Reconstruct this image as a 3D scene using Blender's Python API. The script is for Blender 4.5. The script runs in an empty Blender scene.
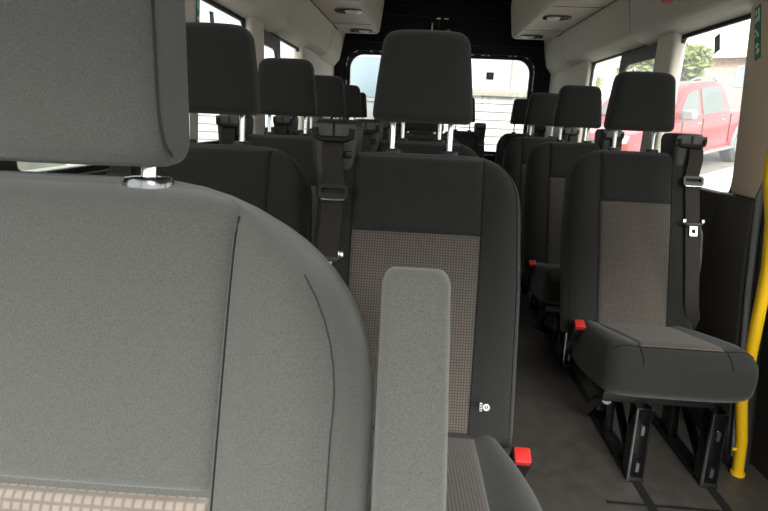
import bpy, math, random
from mathutils import Vector, Matrix
random.seed(7)
PI = math.pi
col = bpy.context.scene.collection
D = bpy.data

# ------------------------------------------------------------------ camera
FPX, VPX, VPY, ROLL, CAMZ = 520.0, 421.0, 119.0, math.radians(2.5), 1.05
ay = Vector(((VPX-384)/FPX, -(VPY-255.5)/FPX, -1)).normalized()
hh = Vector((math.cos(ROLL), -math.sin(ROLL), 0))
ax = (hh - hh.dot(ay)*ay).normalized()
az = ax.cross(ay)
RW = Matrix((ax, ay, az))                      # camera axes -> van axes
cam_d = D.cameras.new('camera'); cam = D.objects.new('camera', cam_d); col.objects.link(cam)
cam_d.sensor_width = 36; cam_d.lens = FPX/768*36; cam_d.clip_start = .02; cam_d.clip_end = 300
cam.matrix_world = Matrix.Translation((0, 0, CAMZ)) @ RW.to_4x4()
cam_d.dof.use_dof = False
bpy.context.scene.camera = cam

# ------------------------------------------------------------------ materials
def mat(name, color, rough=.6, metal=0, spec=.5, sheen=0, coat=0, noise=None, bump=None):
    m = D.materials.new(name); m.use_nodes = True
    nt = m.node_tree; b = nt.nodes['Principled BSDF']
    b.inputs['Base Color'].default_value = (*color, 1)
    b.inputs['Roughness'].default_value = rough
    b.inputs['Metallic'].default_value = metal
    b.inputs['Specular IOR Level'].default_value = spec
    b.inputs['Sheen Weight'].default_value = sheen
    b.inputs['Sheen Roughness'].default_value = .5
    b.inputs['Coat Weight'].default_value = coat
    tc = nt.nodes.new('ShaderNodeTexCoord')
    if noise:
        sc, amt = noise
        n = nt.nodes.new('ShaderNodeTexNoise'); n.inputs['Scale'].default_value = sc; n.inputs['Detail'].default_value = 4
        nt.links.new(tc.outputs['Object'], n.inputs['Vector'])
        r = nt.nodes.new('ShaderNodeValToRGB')
        r.color_ramp.elements[0].position = .3; r.color_ramp.elements[1].position = .7
        r.color_ramp.elements[0].color = (*[c*(1-amt) for c in color], 1)
        r.color_ramp.elements[1].color = (*[min(1, c*(1+amt)) for c in color], 1)
        nt.links.new(n.outputs['Fac'], r.inputs['Fac']); nt.links.new(r.outputs['Color'], b.inputs['Base Color'])
    if bump:
        sc, st = bump
        n = nt.nodes.new('ShaderNodeTexNoise'); n.inputs['Scale'].default_value = sc; n.inputs['Detail'].default_value = 3
        nt.links.new(tc.outputs['Object'], n.inputs['Vector'])
        bp = nt.nodes.new('ShaderNodeBump'); bp.inputs['Strength'].default_value = st; bp.inputs['Distance'].default_value = .002
        nt.links.new(n.outputs['Fac'], bp.inputs['Height']); nt.links.new(bp.outputs['Normal'], b.inputs['Normal'])
    return m

def weave(name, ca, cb, period, wx=.28):
    """small check weave: two crossed sets of lines in object x and along the cloth"""
    m = mat(name, ca, .95, spec=.2, sheen=.15); nt = m.node_tree; b = nt.nodes['Principled BSDF']
    tc = nt.nodes.new('ShaderNodeTexCoord'); sp = nt.nodes.new('ShaderNodeSeparateXYZ')
    nt.links.new(tc.outputs['UV'], sp.inputs[0])
    outs = []
    for i in (0, 1):
        a = nt.nodes.new('ShaderNodeMath'); a.operation = 'MULTIPLY'; a.inputs[1].default_value = 2*PI/period
        nt.links.new(sp.outputs[i], a.inputs[0])
        s = nt.nodes.new('ShaderNodeMath'); s.operation = 'SINE'; nt.links.new(a.outputs[0], s.inputs[0])
        g = nt.nodes.new('ShaderNodeMapRange'); g.inputs['From Min'].default_value = .1; g.inputs['From Max'].default_value = .95
        nt.links.new(s.outputs[0], g.inputs['Value']); outs.append(g)
    mx = nt.nodes.new('ShaderNodeMath'); mx.operation = 'MAXIMUM'
    nt.links.new(outs[0].outputs[0], mx.inputs[0]); nt.links.new(outs[1].outputs[0], mx.inputs[1])
    n = nt.nodes.new('ShaderNodeTexNoise'); n.inputs['Scale'].default_value = 60
    nt.links.new(tc.outputs['UV'], n.inputs['Vector'])
    mixc = nt.nodes.new('ShaderNodeMix'); mixc.data_type = 'RGBA'
    mixc.inputs[6].default_value = (*ca, 1); mixc.inputs[7].default_value = (*cb, 1)
    nt.links.new(mx.outputs[0], mixc.inputs[0])
    m2 = nt.nodes.new('ShaderNodeMix'); m2.data_type = 'RGBA'; m2.blend_type = 'MULTIPLY'; m2.inputs[0].default_value = .25
    nt.links.new(mixc.outputs[2], m2.inputs[6]); nt.links.new(n.outputs['Fac'], m2.inputs[7])
    nt.links.new(m2.outputs[2], b.inputs['Base Color'])
    return m

def glass(name, tint=(.97, .98, .965), haze=.025, gloss=.05):
    m = D.materials.new(name); m.use_nodes = True; nt = m.node_tree
    for n in list(nt.nodes): nt.nodes.remove(n)
    out = nt.nodes.new('ShaderNodeOutputMaterial')
    tr = nt.nodes.new('ShaderNodeBsdfTransparent'); tr.inputs[0].default_value = (*tint, 1)
    gl = nt.nodes.new('ShaderNodeBsdfGlossy'); gl.inputs['Roughness'].default_value = .02
    df = nt.nodes.new('ShaderNodeBsdfTranslucent'); df.inputs[0].default_value = (.9, .95, .93, 1)
    m1 = nt.nodes.new('ShaderNodeMixShader'); m1.inputs[0].default_value = gloss
    m2 = nt.nodes.new('ShaderNodeMixShader'); m2.inputs[0].default_value = haze
    nt.links.new(tr.outputs[0], m1.inputs[1]); nt.links.new(gl.outputs[0], m1.inputs[2])
    nt.links.new(m1.outputs[0], m2.inputs[1]); nt.links.new(df.outputs[0], m2.inputs[2])
    nt.links.new(m2.outputs[0], out.inputs[0])
    return m

M = dict(
    fabric=mat('charcoal_fabric', (.034, .0342, .033), .95, spec=.12, sheen=.18, noise=(420, .16), bump=(900, .35)),
    fabric_dark=mat('dark_fabric', (.015, .015, .0148), .95, spec=.15, sheen=.15, bump=(900, .3)),
    drv=mat('charcoal_fabric_lit', (.108, .110, .103), .95, spec=.15, sheen=.3, noise=(900, .22), bump=(1100, .5)),  # same charcoal cloth, with the front light put into a lighter colour
    weave=weave('check_weave', (.185, .160, .140), (.08, .07, .062), .0062),
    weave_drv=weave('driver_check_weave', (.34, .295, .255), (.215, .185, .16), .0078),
    seam=mat('seam_thread', (.012, .012, .013), .9),
    stitch=mat('stitch_thread', (.03, .031, .031), .9),
    black=mat('black_plastic', (.013, .013, .014), .42, spec=.5, bump=(400, .1)),
    tower=mat('dark_grey_plastic', (.030, .029, .027), .5, spec=.5, bump=(400, .1)),
    gloss=mat('gloss_black_steel', (.004, .004, .005), .2, spec=.4, coat=.2),
    dchrome=mat('dark_chrome', (.19, .19, .20), .18, metal=1),
    chrome=mat('satin_steel', (.82, .83, .84), .22, metal=1),
    plate=mat('grey_cowl_plastic', (.075, .073, .068), .5, bump=(400, .1)),
    belt=mat('belt_webbing', (.034, .030, .026), .8, spec=.3, noise=(200, .2)),
    red=mat('red_plastic', (.65, .03, .025), .4),
    trim=mat('beige_trim', (.66, .62, .54), .6, bump=(500, .1)),
    trim_warm=mat('tan_trim', (0.7, 0.574, 0.434), .6, bump=(500, .1)),
    trim_grey=mat('grey_trim', (.60, .57, .50), .65, bump=(500, .1)),
    rack=mat('rack_plastic', (.66, .61, .53), .55, bump=(500, .1)),
    blackpaint=mat('black_paint', (.004, .004, .007), .28, spec=.22),
    lower=mat('dark_lower_trim', (.065, .057, .049), .7, bump=(300, .3)),
    floor=mat('grey_vinyl_floor', (.075, .068, .060), .5, spec=.4, noise=(18, .18), bump=(250, .25)),
    rubber=mat('black_rubber', (.01, .01, .01), .7),
    yellow=mat('yellow_paint', (.92, .55, .01), .4, coat=.3),
    lens=mat('lamp_lens', (.85, .83, .78), .12, spec=.8),
    green=mat('green_sticker', (.02, .23, .13), .45),
    white=mat('white_print', (.8, .82, .78), .5),
    sticker=mat('grey_sticker', (.10, .12, .09), .5, noise=(90, .7)),
    ceil=mat('headliner', (.55, .51, .45), .9, bump=(600, .2)),
    glass=glass('window_glass'),
    glass_haze=glass('hazy_window_glass', haze=.055),
    carred=mat('red_car_paint', (0.3844, 0.0217, 0.031), .3, coat=.6),
    carglass=mat('car_glass', (.10, .125, .12), .1, spec=.8),
    cargrey=mat('grey_car_plastic', (.25, .26, .27), .5),
    tyre=mat('tyre_rubber', (.06, .06, .065), .8),
    alloy=mat('alloy_wheel', (0.35, 0.357, 0.364), .35, metal=.6),
    leaf=mat('tree_leaves', (0.2046, 0.248, 0.0744), .7, noise=(2.5, .45)),
    bark=mat('tree_bark', (.13, .10, .07), .9),
    asphalt=mat('asphalt', (0.294, 0.28, 0.259), .9, noise=(8, .15)),
    paving=mat('pale_paving', (0.2356, 0.217, 0.1922), .9, noise=(3, .12)),
    kerb=mat('white_kerb', (0.465, 0.465, 0.4464), .8, noise=(6, .06)),
    brick=mat('brown_brick', (0.465, 0.345, 0.285), .9, noise=(6, .2)),
    roof=mat('roof_tile', (0.27, 0.198, 0.168), .9),
    cladding=mat('pale_cladding', (0.3844, 0.434, 0.4836), .6, noise=(1.5, .06)),
    shutter=mat('white_shutter', (0.444, 0.45, 0.438), .6),
    beige=mat('beige_band', (0.275, 0.253, 0.209), .7),
    vanwhite=mat('white_van_paint', (0.416, 0.4368, 0.4472), .35, coat=.4),
    vanglass=mat('van_glass', (0.26, 0.3328, 0.3848), .15),
    blue=mat('blue_sign', (.03, .10, .55), .5),
    greenwall=mat('pale_green_cladding', (0.255, 0.306, 0.2295), .7, noise=(2, .1)),
)

# ------------------------------------------------------------------ mesh builder
class MB:
    def __init__(s): s.v = []; s.f = []; s.uv = {}
    def add(s, vs, fs):
        o = len(s.v); s.v += [Vector(p) for p in vs]; s.f += [tuple(i+o for i in f) for f in fs]; return o
    def box(s, x0, x1, y0, y1, z0, z1, mtx=None):
        vs = [Vector((x, y, z)) for z in (z0, z1) for y in (y0, y1) for x in (x0, x1)]
        if mtx: vs = [mtx @ v for v in vs]
        s.add(vs, [(0, 2, 3, 1), (4, 5, 7, 6), (0, 1, 5, 4), (2, 6, 7, 3), (0, 4, 6, 2), (1, 3, 7, 5)]); return s
    def rings(s, rs, close=True, cap0=True, cap1=True):
        n = len(rs[0]); o = s.add([p for r in rs for p in r], [])
        m = n if close else n-1
        for i in range(len(rs)-1):
            for j in range(m):
                a, b = o+i*n+j, o+i*n+(j+1) % n
                s.f.append((a, b, b+n, a+n))
        for flag, i in ((cap0, 0), (cap1, len(rs)-1)):
            if flag:
                c = sum((Vector(p) for p in rs[i]), Vector())/n
                k = s.add([c], [])
                for j in range(m):
                    a, b = o+i*n+j, o+i*n+(j+1) % n
                    s.f.append((k, b, a) if i == 0 else (k, a, b))
        return s
    def tube(s, pts, r, n=10, r2=None):
        pts = [Vector(p) for p in pts]; rs = []
        up = None
        for i, p in enumerate(pts):
            t = (pts[min(i+1, len(pts)-1)] - pts[max(i-1, 0)]).normalized()
            if up is None:
                up = t.orthogonal().normalized()
            up = (up - up.dot(t)*t).normalized(); sd = t.cross(up)
            rr = r[i] if isinstance(r, (list, tuple)) else r
            rs.append([p + rr*(math.cos(2*PI*k/n)*up + math.sin(2*PI*k/n)*sd) for k in range(n)])
        return s.rings(rs)
    def prism(s, poly, a0, a1, axis='x'):
        """poly: 2-D points; extruded along axis. axis x: poly=(y,z); y: (x,z); z: (x,y)"""
        def P(p, a): return {'x': (a, p[0], p[1]), 'y': (p[0], a, p[1]), 'z': (p[0], p[1], a)}[axis]
        n = len(poly); o = s.add([P(p, a0) for p in poly]+[P(p, a1) for p in poly], [])
        s.f.append(tuple(o+i for i in range(n))); s.f.append(tuple(o+n+i for i in reversed(range(n))))
        for i in range(n):
            j = (i+1) % n; s.f.append((o+i, o+n+i, o+n+j, o+j))
        return s
    def frame(s, outer, inner, P, d0, d1):
        """ring between two loops of equal count, P(u,v,d)->3-D, from depth d0 to d1"""
        n = len(outer)
        o = s.add([P(*p, d) for d in (d0, d1) for lp in (outer, inner) for p in lp], [])
        for i in range(n):
            j = (i+1) % n
            A, B, A1, B1 = o, o+n, o+2*n, o+3*n
            s.f += [(A+i, A+j, B+j, B+i), (A1+i, B1+i, B1+j, A1+j), (B+i, B+j, B1+j, B1+i), (A+i, A1+i, A1+j, A+j)]
        return s
    def build(s, name, m, parent=None, smooth=True, bevel=0, seg=2, uv=None):
        me = D.meshes.new(name); me.from_pydata([tuple(v) for v in s.v], [], s.f); me.update()
        import bmesh
        bm = bmesh.new(); bm.from_mesh(me); bmesh.ops.recalc_face_normals(bm, faces=bm.faces)
        if bevel:
            es = [e for e in bm.edges if len(e.link_faces) == 2 and e.calc_face_angle(0) > .5]
            bmesh.ops.bevel(bm, geom=es, offset=bevel, segments=seg, affect='EDGES', profile=.5, clamp_overlap=True)
        if uv:
            L = bm.loops.layers.uv.new('UVMap')
            for f in bm.faces:
                for l in f.loops: l[L].uv = uv(l.vert.co)
        bm.to_mesh(me); bm.free()
        if smooth:
            me.polygons.foreach_set('use_smooth', [True]*len(me.polygons))
            me.set_sharp_from_angle(angle=math.radians(42))
        me.materials.append(m if not isinstance(m, str) else M[m])
        o = D.objects.new(name, me); col.objects.link(o)
        if parent: o.parent = parent
        return o

def tag(o, label=None, cat=None, group=None, kind=None):
    if label: o['label'] = label
    if cat: o['category'] = cat
    if group: o['group'] = group
    if kind: o['kind'] = kind
    return o
def thing(name, label, cat, loc=(0, 0, 0), rz=0, group=None):
    o = D.objects.new(name, None); col.objects.link(o); o.location = loc; o.rotation_euler = (0, 0, rz)
    o.empty_display_size = .1
    return tag(o, label, cat, group)
def struct(mb, name, m, label=None, **k):
    o = mb.build(name, m, **k); o['kind'] = 'structure'
    if label: o['label'] = label
    return o
def kids(o): return [c for c in D.objects if c.parent == o]
def copy_tree(o, parent=None):
    c = o.copy(); col.objects.link(c); c.parent = parent
    for ch in kids(o): copy_tree(ch, c)
    return c
def sgn(a): return (a > 0) - (a < 0)
def rrect(x0, x1, z0, z1, r, n=40):
    """rounded rectangle sampled by n points (n multiple of 4)"""
    if not isinstance(r, (list, tuple)): r = [r]*4
    cs = [(x1-r[0], z1-r[0], 0, r[0]), (x0+r[1], z1-r[1], 1, r[1]), (x0+r[2], z0+r[2], 2, r[2]), (x1-r[3], z0+r[3], 3, r[3])]
    k = n//4; out = []
    for cx, cz, q, rr in cs:
        for i in range(k):
            a = PI/2*(q + i/(k-1)); out.append((cx+rr*math.cos(a), cz+rr*math.sin(a)))
    return out
def at(u, v, Y):
    d = RW @ Vector(((u-384)/FPX, -(v-255.5)/FPX, -1))
    return Vector((0, 0, CAMZ)) + d*(Y/d.y)

# ------------------------------------------------------------------ seats
def sup_ring(W, T, n=5.0, k=44):
    out = []
    for i in range(k):
        a = 2*PI*i/k
        c, s_ = math.cos(a), math.sin(a)
        out.append((W*sgn(c)*abs(c)**(2/n), T*sgn(s_)*abs(s_)**(2/n)))
    return out

def make_seat(p):
    """p: parameters; local origin on the floor under the headrest; the sitter faces -y.  side=-1 puts the belt tower at -x."""
    root = thing(p['name'], 'seat', 'seat')
    side = p['side']; fab = p['fabric']; wv = p['weave']
    a = p['recline']; T = p['T']
    U = Vector((0, math.sin(a), math.cos(a))); B = Vector((0, math.cos(a), -math.sin(a)))
    O = Vector((0, p['hip'][0], p['hip'][1])) + B*T/2
    L = (p['top'] - p['hip'][1])/math.cos(a) - 0
    rx, rz, W0, pw = p['rx'], p['rz'], p['W'], p['pw']
    def Wd(h):
        t = h/L
        w = W0*(p['wb'] + (1-p['wb'])*min(1, t/.45)**.8) - (W0*p['wt'])*max(0, (t-.55)/.45)
        k = max(0, (h-(L-rz))/rz)
        return w - rx*(1 - math.sqrt(max(0, 1-min(1, k)**2.2)))
    def Td(h):
        k = max(0, (h-(L-.045))/.045); k0 = max(0, (.03-h)/.03)
        return T/2*(.25+.75*math.sqrt(max(0, 1-min(1, k)**2)))*(1-.3*k0)
    def pwid(h): return pw*(p['pwb'] + (1-p['pwb'])*min(1, h/L/.6))
    def yf(x, h):
        W = max(Wd(h), .01); t = Td(h); n = 4.5
        xx = min(abs(x)/W, .999)
        y = -t*(1-xx**n)**(1/n)
        q = min(pwid(h), W*.9); s = (abs(x)-q)/max(.02, (W-q))
        if s > 0: y -= p['bol']*math.sin(PI*min(1, s*1.02))*min(1, (L-h)/.1)*(t/(T/2))
        lum = p.get('lum', .012)*math.sin(PI*min(1, h/L*1.3))*max(0, 1-(abs(x)/q)**2) if abs(x) < q else 0
        return y - lum
    def W3(x, h, y): return O + Vector((x, 0, 0)) + U*h + B*y
    hs = [0, .01, .03] + [.03+(L-.17)*i/12 for i in range(1, 12)] + [L-.14+.14*(1-(1-i/12)**1.7) for i in range(0, 13)]
    hs = [h for h in hs if h <= L]
    rs = []
    for h in hs:
        W = max(Wd(h), .01); t = Td(h); ring = []
        q = min(pwid(h), W*.9)
        xs = [q+(W*.9995-q)*math.sin(PI/2*i/12) for i in range(1, 13)]
        for x in [-x for x in reversed(xs)] + [q*(-1+2*i/14) for i in range(15)] + xs:   # front, left to right
            ring.append(W3(x, h, yf(x, h)))
        for (x, y) in [q for q in sup_ring(W, t, 4.5, 40) if q[1] > 1e-4]:
            ring.append(W3(x, h, y))
        rs.append(ring)
    MB().rings(rs).build('backrest', fab, root)
    def panel(name, m, x0, x1, h0, h1, lift=.006, er=.012, nx=26, nh=26, useq=True, uv=False, par=root):
        mb = MB(); rows = []
        for j in range(nh):
            b_ = j/(nh-1); b2 = .5-.5*math.cos(PI*b_); h = h0+(h1-h0)*b2; row = []
            q = min(pwid(h), Wd(h)*.93)/pw if useq else 1
            for i in range(nx):
                a_ = i/(nx-1); a2 = .5-.5*math.cos(PI*a_); x = (x0+(x1-x0)*a2)*q
                e = min(abs(x-x0*q), abs(x1*q-x), h-h0, h1-h)
                k = max(0, min(1, e/er)); dz = -.004+(lift+.004)*math.sqrt(max(0, 1-(1-k)**2))
                row.append(W3(x, h, yf(x, h)-dz))
            rows.append(row)
        mb.rings(rows, close=False, cap0=False, cap1=False)
        Oi = O.copy()
        return mb.build(name, m, par, uv=(lambda co: (co.x, (co-Oi).dot(U))) if uv else None)
    hi = (p['ins_top']-p['hip'][1])/math.cos(a)
    panel('centre_insert', wv, -pw, pw, .03, hi-.001, uv=True)
    panel('upper_panel', fab, -pw, pw, hi+.001, L-.012, er=.02, lift=.007)
    # seam lines beside the panels
    for sx in (-1, 1):
        mb = MB(); pts = [(sx*(min(pwid(h), Wd(h)*.93)+.001), h) for h in [.03+(L-.05)*i/40 for i in range(41)] if Wd(h)*.93 > pwid(h) or h < L*.5]
        mb.tube([W3(x, h, yf(x, h)-.0004) for x, h in pts], p.get('seam_r', .0018), 6)
        mb.build('seam', 'seam', root)
        mb = MB(); pp = []
        for i in range(34):
            h = .02+(L-(.03 if p['tower'] else .10))*i/33; W = Wd(h)
            x = sx*(W-p['pipe']*(1 if h < L-rz else max(.35, 1-.5*(h-(L-rz))/rz))); pp.append(W3(x, h, yf(x, h)-.0008))
        mb.tube(pp, p.get('pipe_r', .0020), 6)
        mb.build('piping', p['pipemat'], root)
    # headrest with two posts
    H = p['hr']; hw0, hw1, hz0, hz1, ht, hy = H
    hr = None; rs = []
    ha = math.radians(10)
    N = 22
    for j in range(N+1):
        t = j/N; z = hz0+(hz1-hz0)*(.5-.5*math.cos(PI*t))
        tt = (z-hz0)/(hz1-hz0)
        w = hw0+(hw1-hw0)*tt**1.2
        rt, rb = .034, .020
        d1 = hz1-z; d0 = z-hz0
        k = 1.0; kt = 1.0
        if d1 < rt: q = 1-d1/rt; w -= rt*.85*(1-math.sqrt(max(0, 1-q**2.4))); kt = math.sqrt(max(.02, 1-q**2.2))
        if d0 < rb: q = 1-d0/rb; w -= rb*p.get('rbk', .7)*(1-math.sqrt(max(0, 1-q**2.2))); kt = math.sqrt(max(.02, 1-q**2.2))
        cy = hy + ht/2 + (z-hz0)*math.tan(ha)*.5
        rs.append([(x*(1-p.get('hrt', .06)*(.5+y/ht)), cy+y-(.012*(1-(x/w)**2) if y < 0 else 0), z) for x, y in sup_ring(w, ht/2*(.35+.65*kt), p.get('hrn', 5.0), 48)])
    hr = MB().rings(rs).build('headrest', fab, root)
    for sx in (-1, 1):
        yb = p['hip'][0]+T/2*math.cos(a)+L*math.sin(a); ztop = p['top']-T/2*math.sin(a)+.004; yb -= p.get('dpost', .014)
        MB().tube([(sx*p['post_x'], yb-.008, ztop-.02), (sx*p['post_x'], yb+.006, hz0+.03)], p['post_r'], 12).build('headrest_post', 'chrome', hr)
        c = MB(); zc = ztop+.010
        c.rings([[(sx*p['post_x']+x*k, yb-.004+y*k, zc+dz) for x, y in sup_ring(.021, .015, 2.4, 24)] for k, dz in ((1, -.012), (1, p.get('colz', -.003)), (.9, p.get('colz', -.003)+.004), (.55, p.get('colz', -.003)+.005))])
        c.build('headrest_collar', p.get('collar', 'black'), root)
        for kx in (-1, 1):   # side seam of the headrest
            pass
    # cushion
    cy0, cy1, cz0, cz1, cw, cth = p['cushion']     # front y, rear y, top z front, top z rear, half width, thickness
    rs = []
    def ctop(y):
        t = (y-cy0)/(cy1-cy0); return cz0+(cz1-cz0)*t
    def cw_(y):
        t = (y-cy0)/(cy1-cy0); return cw*(1.0-.14*max(0, (t-.45)/.55)**1.5) - .04*(1-math.sqrt(max(0, 1-max(0, 1-(y-cy0)/.05)**2)))
    def csec(y):
        d = y-cy0; k = max(0, 1-d/.075); e = math.sqrt(max(0, 1-k*k))
        return cth/2*(.42+.58*e)
    ys = [cy0+.075*(1-math.cos(PI/2*i/10)) for i in range(11)] + [cy0+.075+(cy1-cy0-.075)*i/10 for i in range(1, 11)]
    def ctz(x, y):
        w = cw_(y); s = csec(y); xx = min(.999, abs(x)/w); n = 5.5
        z = s*(1-xx**n)**(1/n)
        q = p['cpw']; t = (abs(x)-q)/(w-q)
        if t > 0: z += .014*math.sin(PI*min(1, t))*min(1, (y-cy0)/.1)
        return ctop(y) - cth/2 + z - .018*max(0, 1-(y-cy0)/.09)**2
    for y in ys:
        w = cw_(y); s = csec(y); ring = []
        for i in range(29):
            x = w*math.sin(PI/2*(-1+2*i/28)*.999); ring.append((x, y, ctz(x, y)))
        for x, z in [q for q in reversed(sup_ring(w, s, 5.5, 36)) if q[1] < -1e-4]:
            ring.append((x, y, ctop(y)-cth/2+z))
        rs.append(ring)
    MB().rings(rs).build('seat_cushion', fab, root)
    q = p['cpw']; rows = []
    for j in range(22):
        b2 = .5-.5*math.cos(PI*j/21); y = cy0+.05+(cy1-.05-cy0-.05)*b2; row = []
        qq = q*(.92+.08*b2)
        for i in range(22):
            a2 = .5-.5*math.cos(PI*i/21); x = qq*(-1+2*a2)
            e = min(qq-abs(x), y-(cy0+.05), cy1-.05-y); k = max(0, min(1, e/.012))
            row.append((x, y, ctz(x, y)-.004+.009*math.sqrt(max(0, 1-(1-k)**2))))
        rows.append(row)
    MB().rings(rows, close=False, cap0=False, cap1=False).build('cushion_insert', p['cweave'], root, uv=lambda co: (co.x, co.y))
    for sx in (-1, 1):
        pts = []
        for i in range(14):
            f_ = i/13; y = cy0+.055-.052*math.sin(PI/2*f_) if f_ < .999 else cy0+.003
            pts.append((sx*q*.95, y-.0012, ctz(sx*q*.95, y)+.0004))
        pts += [(sx*q*.95, cy0-.0008+.012*(k/8)**2, pts[13][2]-cth*.42*k/8*1.0) for k in range(1, 9)] if False else []
        MB().tube(pts, .0018, 6).build('cushion_seam', 'seam', root)
    pts = [(cw_(cy0+.05)*.93*(-1+2*i/30), cy0+.047, 0) for i in range(31)]
    MB().tube([(x, y, ctz(x, y)+.0006) for x, y, z in pts], .0018, 6).build('cushion_seam', 'seam', root)
    if p['base'] == 'legs':
        make_legs(root, p)
    else:
        MB().box(-.2, .2, cy0+.1, cy1+.05, .0, cz1-.1).build('seat_pedestal', 'black', root, bevel=.02)
    # buckle on the aisle side
    if p['buckle']:
        bx = -side*(cw*.93+.012); bm = Matrix.Translation((bx, cy1-.105, ctop(cy1)+.006)) @ Matrix.Rotation(.55, 4, 'X')
        b = MB().box(-.019, .019, -.017, .017, -.06, .03, bm).build('belt_buckle', 'black', root, bevel=.004)
        MB().box(-.0165, .0165, -.0178, .0145, .016, .034, bm).build('release_button', 'red', b, bevel=.003)
        MB().tube([(bx, cy1-.075, ctop(cy1)-.06), (bx*.97, cy1-.02, ctop(cy1)-.11), (bx*.8, cy1+.01, ctop(cy1)-.15)], .008, 8).build('buckle_stalk', 'black', root)
    if p['tower']:
        make_tower(root, p, W3, yf, Wd, L)
    p.update(W3=W3, yf=yf, Wd_f=Wd, L=L, root=root, pwid=pwid)
    return root

def make_legs(root, p):
    cy0, cy1, cz0, cz1, cw, cth = p['cushion']
    zt = cz1-cth+.025
    s = -p['side']           # wall / tower side is `side`; legs are set towards the tower side
    for k, xo in (('a', -s*.17), ('b', s*.05)):
        r = MB()
        yf_, yr = cy0+.085, cy1-.02
        # front upright: channel section
        w = .024
        u = MB()
        u.prism([(yf_, zt), (yf_+.055, zt), (yf_+.035, .0), (yf_-.015, .0)], xo-w, xo-w+.006)
        u.prism([(yf_, zt), (yf_+.055, zt), (yf_+.035, .0), (yf_-.015, .0)], xo+w-.006, xo+w)
        u.prism([(yf_, zt), (yf_+.008, zt), (yf_-.007, .0), (yf_-.015, .0)], xo-w+.004, xo+w-.004)
        leg = u.build('front_leg', 'gloss', root, bevel=.003)
        fl = MB().prism([(yf_-.002, zt), (yf_+.006, zt), (yf_-.011, .004), (yf_-.019, .004)], xo-w-.001, xo-w+.0035).build('leg_edge_highlight', 'chrome', leg)  # bright strip imitating the highlight along the leg's front edge
        for zz in (.05, zt-.07):
            yy = yf_-.015+.015*zz/zt
            sl = MB().prism(rrect(-.005, .005, -.016, .016, .0049, 20), 0, .004, 'y')
            o = sl.build('leg_slot', 'chrome', leg); o.location = (xo, yy-.0035, zz); o.scale = (1, 1, 1)
        r = MB().prism([(yr-.06, zt), (yr, zt), (yr-.03, .0), (yr-.1, .0)], xo-.014, xo+.014)
        r.build('rear_leg', 'gloss', root, bevel=.003)
        d = MB().tube([(xo, yr-.06, zt-.03), (xo, yf_+.04, .04)], .014, 8)
        d.build('diagonal_brace', 'gloss', root)
        rl = MB().box(xo-.024, xo+.024, yf_-.02, yr+.02, 0, .016)
        rl.build('floor_rail', 'black', root, bevel=.003)
    xo = s*.15
    MB().tube([(s*.05, cy1-.06, .04), (xo*.95, cy0+.30, .10), (xo, cy0+.2, .2), (xo, cy0+.13, zt)], .017, 8).build('side_strut', 'gloss', root)
    MB().box(-cw+.04, cw-.04, cy0+.12, cy1, zt-.004, zt+.03).build('cushion_pan', 'black', root, bevel=.006)
    MB().tube([(-s*.17, cy0+.25, zt-.05), (s*.05, cy0+.25, zt-.05)], .012, 8).build('cross_bar', 'gloss', root)

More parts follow.
